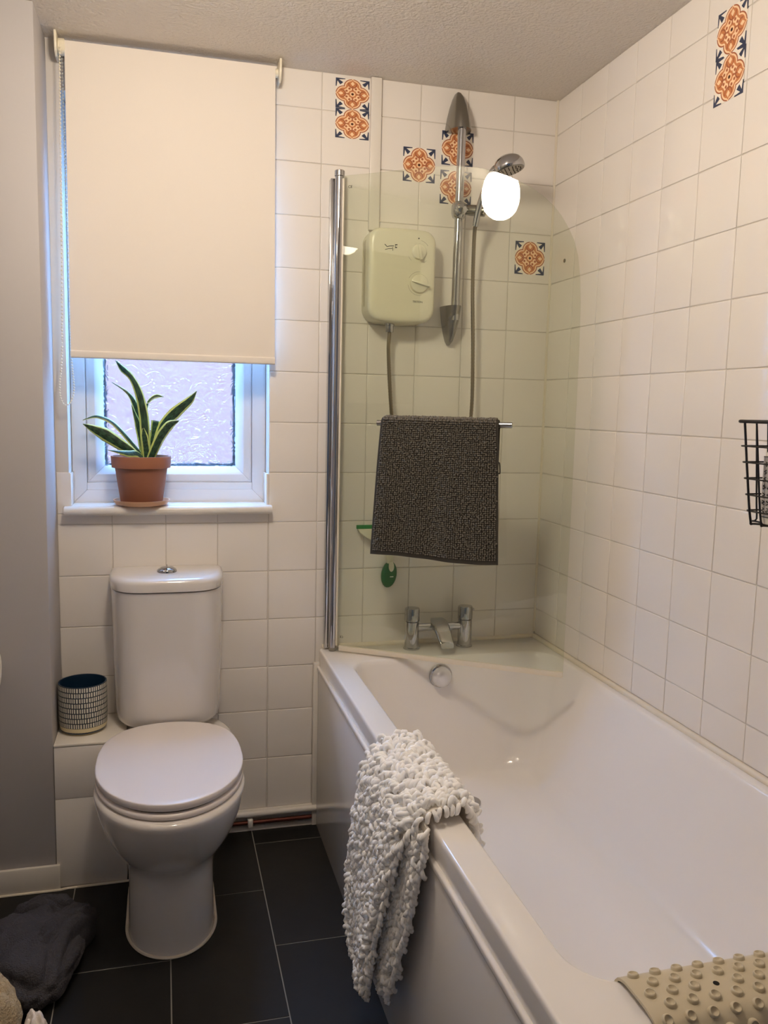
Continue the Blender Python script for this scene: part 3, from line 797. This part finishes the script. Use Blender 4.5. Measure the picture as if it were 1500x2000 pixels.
part('spray_face', MB().loft(disc([(.042, .0137), (.040, .0155), (.002, .016)])), 'satin_chrome', hh)
nz = MB()
for ring, k in ((.012, 6), (.022, 12), (.032, 18)):
    for i in range(k):
        a = 2 * PI * i / k; c = hc + tx * ring * math.cos(a) + ty * ring * math.sin(a) + hn_ * .0165
        nz.sphere(c, .0016, 6, 4)
part('nozzles', nz, 'dark_gap', hh)

# ------------------------------------------------------------------ squeegee
sq = thing('squeegee', 'green and white squeegee hanging on the wall behind the charcoal mat', 'squeegee', (.981, -.02, .77))
def fan(z, hw, d0, d1): return [(.981 + x, y, z) for x, y in rrect(-hw, hw, -d1, -d0, min(.006, hw * .5, (d1 - d0) * .45), 3)]
part('body', MB().loft([fan(*r) for r in ((.957, .107, .010, .022), (.946, .101, .009, .026), (.934, .086, .009, .030), (.922, .063, .009, .032), (.910, .038, .010, .032), (.898, .020, .010, .030), (.885, .0115, .010, .028), (.86, .0095, .010, .026), (.835, .0095, .009, .026))]), 'squeegee_white', sq, angle=60)
part('blade', MB().box(.872, 1.090, -.018, -.012, .957, .969), 'green_rubber', sq, bevel=.001)
ov_ = []
for y, k in ((-.006, .86), (-.010, .97), (-.018, 1.0), (-.025, .95), (-.029, .8), (-.031, .45)):
    ov_.append([(.979 + .0245 * k * math.cos(t_) + .004 * math.sin(t_) * k, y, .811 + .042 * k * math.sin(t_)) for t_ in [2 * PI * j / 30 for j in range(30)]])
part('grip', MB().loft(ov_), 'green_grip', sq, angle=60)
part('handle_tongue', MB().loft([[(.983 + .0085 * k * math.cos(t_), y, .838 + .016 * k * math.sin(t_)) for t_ in [2 * PI * j / 20 for j in range(20)]] for y, k in ((-.026, 1), (-.032, 1), (-.0335, .7))]), 'squeegee_white', sq)
part('printed_mark', MB().box(.979, .990, -.0317, -.0309, .8045, .8075), 'pale_print', sq)

# ------------------------------------------------------------------ tile stickers
stm = MB(); h = .0502
stm.loft([[(-h, y, -h), (h, y, -h), (h, y, h), (-h, y, h)] for y in (0, -.0005)])
st_me = stm.mesh('tile_sticker', 'sticker', smooth=False)
stk = [((.8395, 2.237), 'upper of the two stacked orange stickers by the ceiling beside the trunking'),
       ((.840, 2.154), 'lower of the two stacked orange stickers by the ceiling beside the trunking'),
       ((1.0478, 2.058), 'single orange patterned tile sticker just left of the riser rail'),
       ((1.168, 2.116), 'orange tile sticker behind the riser rail, directly under its top bracket'),
       ((1.166, 2.002), 'orange tile sticker behind the riser rail, just above the slider'),
       ((1.420, 1.810), 'single orange patterned tile sticker near the corner, right of the hose')]
def sticker(loc, rot, lab, sz):
    o = link('tile_sticker', st_me, None, loc); o.rotation_euler = (0, 0, rot); o.scale = (1, 1, sz)
    tag(o, lab, 'tile sticker', 'orange patterned tile stickers')
for i, ((x, z), lab) in enumerate(stk): sticker((x, -.0002, z), 0, lab, .82 if i < 2 else (.98 if i < 5 else 1.0))
sticker((XR - .0002, -.845, 2.160), -PI / 2, 'upper of the two orange stickers high on the right wall', .98)
sticker((XR - .0002, -.8475, 2.062), -PI / 2, 'lower of the two orange stickers high on the right wall', .98)
single('screw_cap', MB().lathe([(.0062, 0), (.0058, -.002), (.003, -.0032), (.0005, -.0034)], (XR - .0002, -.096, 1.792), 14, 'x'), 'satin_chrome', 'small dark screw cap on the right wall near the corner', 'screw cap', (XR, -.096, 1.792))

# ------------------------------------------------------------------ blind
bl = thing('roller_blind', 'cream roller blind pulled most of the way down the window', 'roller blind', (.331, -.04, 2.25))
FY = -.046
fb = MB(); rings = []
for z in [1.468 + (2.270 - 1.468) * i / 24 for i in range(25)]:
    t_ = (z - 1.468) / .8; wv = .0012 * math.sin(t_ * 5)
    rings.append([(.054 - .0015 * (1 - t_), FY + wv, z), (.331, FY + wv - .001, z), (.6085 + .003 * (1 - t_), FY + wv, z), (.6085 + .003 * (1 - t_), FY + wv + .0009, z), (.331, FY + wv, z), (.054 - .0015 * (1 - t_), FY + wv + .0009, z)])
fb.loft(rings)
part('fabric', fb, 'fabric', bl, angle=60)
part('hem_bar', MB().loft([[(x, FY + .0005 + a, 1.459 + b_) for a, b_ in rrect(-.0055, .0055, -.0105, .0105, .005, 4)] for x in (.0525, .6115)]), 'fabric', bl)
part('roller_tube', MB().lathe([(.017, .056), (.017, .606)], (0, -.029, 2.258), 24, 'x'), 'fabric', bl)
for x0, x1 in ((.030, .036), (.618, .624)):
    part('bracket', MB().loft([[(x, -.0005 - y, z) for y, z in [(0, 2.228), (.045, 2.228), (.06, 2.238), (.066, 2.255), (.066, 2.287), (0, 2.287)]] for x in (x0, x1)]), 'bracket', bl, bevel=.0015)
part('drive_end', MB().lathe([(.019, .037), (.021, .040), (.021, .052), (.018, .055)], (0, -.033, 2.257), 24, 'x'), 'bracket', bl)
part('bearing', MB().lathe([(.012, .607), (.012, .6175)], (0, -.030, 2.258), 20, 'x'), 'bracket', bl)
cp = smoothpath([(.044, -.056, 2.255), (.0425, -.058, 2.20), (.038, -.056, 1.85), (.031, -.052, 1.48), (.022, -.050, 1.37), (.026, -.049, 1.332), (.037, -.048, 1.319), (.050, -.044, 1.330), (.058, -.038, 1.365), (.052, -.024, 1.45), (.050, -.018, 1.60), (.046, -.015, 2.0), (.044, -.014, 2.25)], 900)
ch = MB(); acc = 0; last = cp[0]
bd = MB().sphere((0, 0, 0), .0027, 8, 5); mats_ = []
for p in cp:
    acc += (p - last).length; last = p
    if acc > .0072: acc = 0; mats_.append((np.eye(3), np.array(p)))
ci = part('chain_cord', MB().tube(cp[::6], .0006, 5), 'bracket', bl)
instanced('chain_beads', bd.v, bd.f, mats_, 'bracket', ci)

# ------------------------------------------------------------------ snake plant in its pot on the window board
PX, PY, PZ = .233, .008, 1.0335
so = single('plant_saucer', MB().lathe([(.052, 0), (.072, .004), (.079, .014), (.080, .017), (.077, .017), (.071, .007), (.050, .004)], (PX, PY, PZ), 40), 'saucer', 'pale saucer under the terracotta pot on the window board', 'saucer', (PX, PY, PZ))
pl = thing('potted_snake_plant', 'variegated snake plant in a terracotta pot on the window board', 'potted plant', (PX, PY, PZ + .006))
z0 = PZ + .005
part('pot', MB().lathe([(.056, z0), (.0585, z0 + .002), (.0725, z0 + .098), (.0735, z0 + .104), (.0825, z0 + .106), (.0845, z0 + .136), (.083, z0 + .139), (.078, z0 + .139), (.075, z0 + .122), (.074, z0 + .120)], (PX, PY, 0), 44, cap1=False), 'terracotta', pl, angle=50)
part('soil', MB().lathe([(.0755, z0 + .112), (.0755, z0 + .122), (.05, z0 + .126), (.001, z0 + .124)], (PX, PY, 0), 30), 'soil', pl)
def leaf(pts, ws, side, fold=.25):
    P_ = smoothpath(pts, 22); N = len(P_); verts = []; faces = []; uvs = []
    side = Vector(side).normalized(); K = 6
    for i, p in enumerate(P_):
        t_ = i / (N - 1); tan = (P_[min(i + 1, N - 1)] - P_[max(i - 1, 0)]).normalized()
        s_ = (side - tan * side.dot(tan)).normalized(); n_ = tan.cross(s_)
        q = t_ * (len(ws) - 1); k = min(int(q), len(ws) - 2); w_ = ws[k] + (ws[k + 1] - ws[k]) * (q - k)
        for j in range(K + 1):
            a = j / K * 2 - 1
            verts.append(tuple(p + s_ * a * w_ + n_ * (fold * w_ * a * a))); uvs.append((j / K, t_))
    off = len(verts)
    for i in range(N - 1):
        for j in range(K):
            a = i * (K + 1) + j; faces.append((a, a + 1, a + K + 2, a + K + 1))
    me = bpy.data.meshes.new('leaf')
    org = ORG[pl.name]; me.from_pydata([(v[0] - org[0], v[1] - org[1], v[2] - org[2]) for v in verts], [], faces)
    ul = me.uv_layers.new(name='UVMap')
    for l in me.loops: ul.data[l.index].uv = uvs[l.vertex_index]
    me.materials.append(M['leaf']); me.shade_smooth()
    o = link('leaf', me, pl)
    sm = o.modifiers.new('thickness', 'SOLIDIFY'); sm.thickness = .0016; sm.offset = 0
zs = z0 + .122
leaf([(.246, .012, zs), (.246, .010, 1.20), (.243, .008, 1.281), (.231, .006, 1.351), (.21, .004, 1.4), (.186, .002, 1.424), (.167, 0, 1.447)], [.013, .014, .014, .012, .008, .009, .0005], (1, .15, .2))
leaf([(.235, .004, zs), (.215, 0, 1.186), (.183, -.01, 1.207), (.136, -.02, 1.239), (.103, -.03, 1.256), (.079, -.04, 1.268)], [.006, .009, .016, .019, .010, .0005], (.45, .1, 1), .3)
leaf([(.238, .014, zs), (.228, .012, 1.186), (.187, .012, 1.238), (.155, .014, 1.271), (.127, .016, 1.285), (.104, .018, 1.288), (.074, .02, 1.277)], [.006, .007, .007, .006, .006, .005, .0005], (.4, .6, .7))
leaf([(.247, -.004, zs), (.225, -.02, 1.184), (.198, -.04, 1.187), (.147, -.068, 1.197)], [.008, .011, .011, .0005], (.1, .7, .7))
leaf([(.243, .028, zs), (.237, .03, 1.20), (.228, .03, 1.255), (.208, .032, 1.322)], [.009, .010, .011, .001], (1, .1, .3))
leaf([(.246, .036, zs), (.231, .042, 1.265), (.218, .046, 1.32), (.197, .05, 1.357), (.153, .055, 1.387)], [.007, .008, .009, .004, .0004], (1, .2, .5))
leaf([(.254, .03, zs), (.249, .034, 1.266), (.248, .036, 1.312), (.258, .040, 1.337), (.277, .044, 1.350), (.298, .048, 1.349)], [.004, .004, .004, .004, .006, .0005], (.5, .2, .9))
leaf([(.258, .018, zs), (.272, .02, 1.20), (.295, .022, 1.263), (.33, .024, 1.302), (.371, .026, 1.339), (.392, .028, 1.368)], [.008, .010, .014, .018, .012, .0005], (.75, .25, -.65), .2)
leaf([(.256, -.006, zs), (.268, -.008, 1.19), (.290, -.01, 1.236), (.315, -.012, 1.268), (.340, -.012, 1.281)], [.010, .012, .014, .013, .001], (.8, .1, -.45), .45)
leaf([(.259, .03, zs), (.263, .03, 1.20), (.270, .03, 1.24), (.275, .03, 1.279)], [.009, .010, .011, .012], (1, .1, 0), .3)
leaf([(.250, .000, zs), (.247, -.004, 1.20), (.243, -.006, 1.235), (.240, -.006, 1.258)], [.010, .011, .010, .002], (1, .1, .1), .2)

# planter on the ledge
single('dashed_planter', MB().lathe([(.052, 0), (.0585, .004), (.0625, .012), (.0645, .022), (.0655, .05), (.0655, .134), (.0645, .1395), (.0615, .1395), (.0605, .134), (.060, .012), (.001, .010)], (.0695, -.108, .4115), 48), 'planter', 'round planter with white dashes on dark blue, on the pipe ledge', 'planter', (.0695, -.108, .4115), angle=60)

# toilet roll beside the boxing
tr = thing('toilet_roll', 'white toilet roll at the left frame edge on the grey boxing', 'toilet roll', (-.168, -.262, .605))
rollp = MB().lathe([(.020, -.049), (.030, -.049), (.0455, -.047), (.047, -.043), (.047, .043), (.0455, .047), (.030, .049), (.020, .049)], (-.166, -.262, .640), 36, 'x', cap0=False, cap1=False)
rollp.lathe([(.020, -.049), (.020, .049)], (-.166, -.262, .640), 36, 'x', cap0=False, cap1=False)
part('paper_roll', rollp, 'paper', tr, recalc=False)
part('holder_arm', MB().tube(smoothpath([(-.235, -.2135, .640), (-.235, -.25, .640), (-.232, -.262, .640), (-.215, -.262, .640), (-.12, -.262, .640)], 20), .0055, 10), 'chrome', tr)

# ------------------------------------------------------------------ white looped mat over the bath rim
wm = thing('looped_bath_mat', 'white shaggy looped bath mat draped over the bath side', 'bath mat', (.79, -.97, .58))
def polyf(prof):
    L = [0]
    for a, b_ in zip(prof, prof[1:]): L.append(L[-1] + math.hypot(b_[0] - a[0], b_[1] - a[1]))
    def f(t_):
        q = t_ * L[-1]
        for i in range(len(prof) - 1):
            if q <= L[i + 1] or i == len(prof) - 2:
                k = (q - L[i]) / (L[i + 1] - L[i]); a, b_ = prof[i], prof[i + 1]
                return tuple(a[m] + (b_[m] - a[m]) * k for m in range(len(a)))
    return f
outer = polyf([(.866, .47, -.85, -1.10), (.852, .54, -.85, -1.12), (.842, .585, -.84, -1.13), (.825, .606, -.83, -1.14), (.795, .610, -.825, -1.15), (.765, .606, -.83, -1.155), (.740, .590, -.835, -1.15), (.722, .555, -.835, -1.13), (.712, .48, -.825, -1.10), (.706, .36, -.805, -1.05), (.702, .23, -.805, -1.0), (.704, .135, -.83, -.965)])
inner = polyf([(.748, .585, -.9, -1.178), (.743, .52, -.9, -1.17), (.738, .40, -.88, -1.13), (.734, .30, -.87, -1.09), (.732, .23, -.86, -1.055), (.733, .165, -.86, -1.02)])
def surf(pf_, amp):
    def f(u, v):
        v = (v + 1) / 2
        x, z, ya, yb_ = pf_(max(0, min(1, v)))
        return Vector((x - amp * math.sin(u * 6 + v * 3) * max(0, v - .55), ya + (yb_ - ya) * u, z))
    return f
fo, fi = surf(outer, .016), surf(inner, .006)
US = [i / 16 for i in range(17)]; VV = [-1 + 2 * i / 44 for i in range(45)]
part('backing', MB().loft(sheet_closed(fo, US, VV, .005)), 'cotton_back', wm, angle=80)
part('backing', MB().loft(sheet_closed(fi, US, VV, .005)), 'cotton_back', wm, angle=80)
nood = MB()
def noodle(p, n_, d, k):
    sd = n_.cross(d).normalized() * rnd.gauss(0, .004)
    pts = [p - n_ * .001, p + n_ * .010 * k + d * .002, p + n_ * .0185 * k + d * .007 + sd * .6, p + n_ * .0200 * k + d * .0135 + sd, p + n_ * .0150 * k + d * .0185 + sd * 1.2, p + n_ * .0085 * k + d * .019 + sd * 1.2]
    nood.tube(pts, [.0032, .0042, .0049, .0050, .0046, .0030], 7)
def pile(f, nu, nv, sgn, vmin=-1.0, urange=(0, 1)):
    for i in range(nu):
        for j in range(nv):
            u = urange[0] + (urange[1] - urange[0]) * (i + rnd.random()) / nu; v = vmin + (1 - vmin) * (j + rnd.random()) / nv
            p = f(u, v); n_ = nrm(f, u, v) * sgn
            a = f(u, min(1, v + .02)) - f(u, max(-1, v - .02)); a.normalize()
            b_ = n_.cross(a); an = rnd.gauss(0, .6)
            d = (a * math.cos(an) + b_ * math.sin(an) + Vector((0, 0, -.35))).normalized()
            noodle(p, (n_ + Vector((rnd.gauss(0, .25), rnd.gauss(0, .25), rnd.gauss(0, .25)))).normalized(), d, rnd.uniform(.75, 1.15))
SG = 1 if nrm(fo, .5, .6).x < 0 else -1
pile(fo, 25, 62, SG)
pile(fi, 20, 36, SG, -.95, (.25, 1.0))
# the edges carry loops too
for f, u_, n0 in ((fo, 1.0, 60), (fo, 0.0, 60), (fi, 1.0, 60)):
    for j in range(n0):
        v = -1 + 2 * (j + rnd.random()) / n0; p = f(u_, v); e = Vector((0, -1 if u_ == 1 else 1, 0)); n_ = nrm(f, u_, v) * SG
        noodle(p, (e * .7 + n_ * .6).normalized(), Vector((0, 0, -1)), rnd.uniform(.7, 1))
for i in range(40):
    u = (i + rnd.random()) / 40
    for f in (fo, fi): noodle(f(u, .99), (Vector((0, 0, -1)) + nrm(f, u, .98) * SG * .5).normalized(), Vector((0, rnd.gauss(0, .6), -1)).normalized(), 1)
cl_ = part('cotton_loops', nood, 'cotton', wm, kind='stuff', angle=180)
cl_.shadow_terminator_geometry_offset = 0.1

# ------------------------------------------------------------------ rubber mat over the near end of the bath
rm = thing('rubber_bath_mat', 'cream rubber mat with suction cups draped over the near bath end', 'bath mat', (1.16, -1.65, .585))
rprof = polyf([(-1.600, .560), (-1.606, .574), (-1.614, .5835), (-1.628, .5875), (-1.65, .5880), (-1.675, .588), (-1.695, .5845), (-1.708, .575), (-1.7135, .558), (-1.7145, .52), (-1.7145, .36)])
fr = lambda u, v: Vector((.874 + .565 * u, rprof((v + 1) / 2)[0], rprof((v + 1) / 2)[1] + .0025))
part('sheet', MB().loft(sheet_closed(fr, [i / 12 for i in range(13)], [-1 + 2 * i / 40 for i in range(41)], .0042)), 'rubber_mat', rm, angle=60)
SGR = 1 if nrm(fr, .5, 0).z > 0 else -1
cup = MB().lathe([(.0078, -.001), (.0074, .003), (.0066, .0048), (.0056, .0050), (.0042, .0022), (.0005, .0012)], (0, 0, 0), 14)
cup_me = cup.mesh('suction_cup', 'rubber_mat', angle=60)
hole_me = MB().lathe([(.0042, -.001), (.0042, .0006), (.0005, .0008)], (0, 0, 0), 12).mesh('drain_hole', 'black')  # black disc on the sheet, painted as the dark inside a hole
org = Vector(ORG[rm.name])
for j in range(16):
    for i in range(17):
        u = (i + .55 + (.5 if j % 2 else 0)) / 17.3; v = -.80 + 1.78 * j / 15.5
        if u > .98: continue
        hole = (j % 4 == 2 and i % 5 == 3)
        p = fr(u, v); n_ = nrm(fr, u, v) * SGR
        o = link('drain_hole' if hole else 'suction_cup', hole_me if hole else cup_me, rm, tuple(p + n_ * .0021 - org))
        o.rotation_euler = n_.to_track_quat('Z', 'Y').to_euler()

# ------------------------------------------------------------------ wire basket with a bottle on the right wall
bk = thing('wire_basket', 'black wire shower basket hanging on the right wall', 'basket', (1.44, -1.28, 1.125))
BY0, BY1, BX0, BX1 = -1.46, -1.118, 1.372, 1.487
def rect(i, z): return [(x, y, z) for x, y in rrect(BX0 + i * .75, BX1, BY0 + i, BY1 - i, .012, 4)]
part('rim', MB().tube(rect(0, 1.321), .0034, 8, closed=True), 'black_wire', bk)
for k in range(5):
    z = 1.274 - .031 * k
    part('side_wire', MB().tube(rect(.005 + .0038 * k, z), .0017, 6, closed=True), 'black_wire', bk)
for k in range(10):
    y = -1.137 - .0335 * k; q_ = .009 * (1 - k / 4.5)
    part('cross_wire', MB().tube(smoothpath([(BX0 + .002, y - .0, 1.321), (BX0 + .0095, y - q_, 1.22), (BX0 + .0165, y - 2 * q_, 1.135), (BX0 + .027, y - 2.1 * q_, 1.125), (BX1 - .015, y - 2.1 * q_, 1.125), (BX1 - .003, y - 2 * q_, 1.135), (BX1 - .001, y, 1.321)], 40), .0023 if k % 3 == 0 else .0019, 6), 'black_wire', bk)
for k in range(3):
    x = 1.415 + .026 * k
    part('long_wire', MB().tube(smoothpath([(x, BY1 - .001, 1.321), (x, BY1 - .012, 1.22), (x, BY1 - .022, 1.137), (x, BY1 - .033, 1.127), (x, BY0 + .033, 1.127), (x, BY0 + .022, 1.137), (x, BY0 + .001, 1.321)], 40), .0018, 6), 'black_wire', bk)
part('hanger', MB().tube(smoothpath([(1.486, -1.10, 1.321), (1.486, -1.08, 1.333), (1.486, -1.075, 1.343), (1.486, -1.12, 1.352), (1.486, -1.30, 1.36), (1.486, -1.44, 1.352), (1.486, -1.455, 1.321)], 40), .0036, 8), 'black_wire', bk)
bt = thing('bottle', 'white bottle with black lettering standing in the wire basket', 'bottle', (1.425, -1.210, 1.1285))
def bring(i, z): return [(x, y, z) for x, y in rrect(1.396 + i, 1.456 - i, -1.252 + i, -1.168 - i, .014, 4)]
part('body', MB().loft([bring(.002, 1.1285), bring(0, 1.132), bring(0, 1.262), bring(.006, 1.276), bring(.014, 1.286)]), 'bottle', bt, angle=50)
part('cap', MB().lathe([(.013, 1.286), (.013, 1.308), (.011, 1.310)], (1.426, -1.210, 0), 20), 'bottle', bt)
lb = part('front_label', MB().box(1.3952, 1.3960, -1.244, -1.172, 1.142, 1.256), 'label', bt)
lk = MB()
for zz in (1.142, 1.256): lk.tube([(1.3950, -1.244, zz), (1.3950, -1.172, zz)], .0007, 5)
for k in range(7):
    z = 1.246 - .0145 * k
    lk.tube([(1.3949, -1.176 - .0035 * math.sin(i * 1.3 + k) - .003, z - .0012 * i) for i in range(8)], .0008, 5)
    lk.tube([(1.3949, -1.192 - .005 * math.sin(i * 1.1 + k * 2), z - .0013 * i) for i in range(8)], .0008, 5)
part('lettering', lk, 'black', lb)

# ------------------------------------------------------------------ crumpled cloths on the floor, bottom left
from mathutils import noise as mn
def heap(cx, cy, rx, ry, hgt, seed, ang=0, n=90, fold=.5, rim_=.12):
    """crumpled cloth: a closed lump with folds, resting on z = 0"""
    mb = MB(); rings = []; ca, sa = math.cos(ang), math.sin(ang)
    M_ = 44
    for i in range(1, M_):
        a = PI * .5 * (1 - i / M_) if False else PI * i / M_
        ring = []
        for j in range(n):
            t_ = 2 * PI * j / n
            d = Vector((math.sin(a) * math.cos(t_), math.sin(a) * math.sin(t_), -math.cos(a)))
            q = d * 1.3 + Vector((seed, seed * .7, 0))
            r = 1 + fold * (abs(mn.noise(q * 1.1)) * 1.1 - .2) + .05 * mn.noise(q * 3.2) + .012 * mn.noise(q * 16) + .010 * mn.noise(q * 45)
            x, y = d.x * rx * r, d.y * ry * r
            z = max(.001 + .002 * abs(mn.noise(q * 9)), (d.z * .62 + .38) * hgt * r)
            ring.append((cx + x * ca - y * sa, cy + x * sa + y * ca, z))
        rings.append(ring)
    return mb.loft(rings)
gt = thing('crumpled_towel', 'dark grey terry towel crumpled on the floor at the bottom left', 'towel', (0, -.52, 0))
part('cloth', heap(-.01, -.565, .100, .18, .105, 3.1, .1, fold=.35), 'grey_terry', gt, angle=180)
part('fold', heap(.048, -.545, .034, .135, .118, 8.4, -.55, fold=.2), 'grey_terry', gt, angle=180)
part('fold', heap(.0, -.42, .085, .040, .100, 4.4, -.1, fold=.2), 'grey_terry', gt, angle=180)
cf = single('cream_fleece', heap(-.070, -.80, .070, .085, .16, 5.7, .3, fold=.2), 'cream_fleece', 'cream fleece cloth in front of the grey towel at the bottom left corner', 'cloth', (-.070, -.80, 0), angle=180)
wf = single('white_cloth', heap(.036, -.865, .026, .040, .112, 2.2, .2, fold=.15), 'white_fleece', 'white folded cloth tip beside the cream fleece at the bottom edge', 'cloth', (.036, -.865, 0), angle=180)
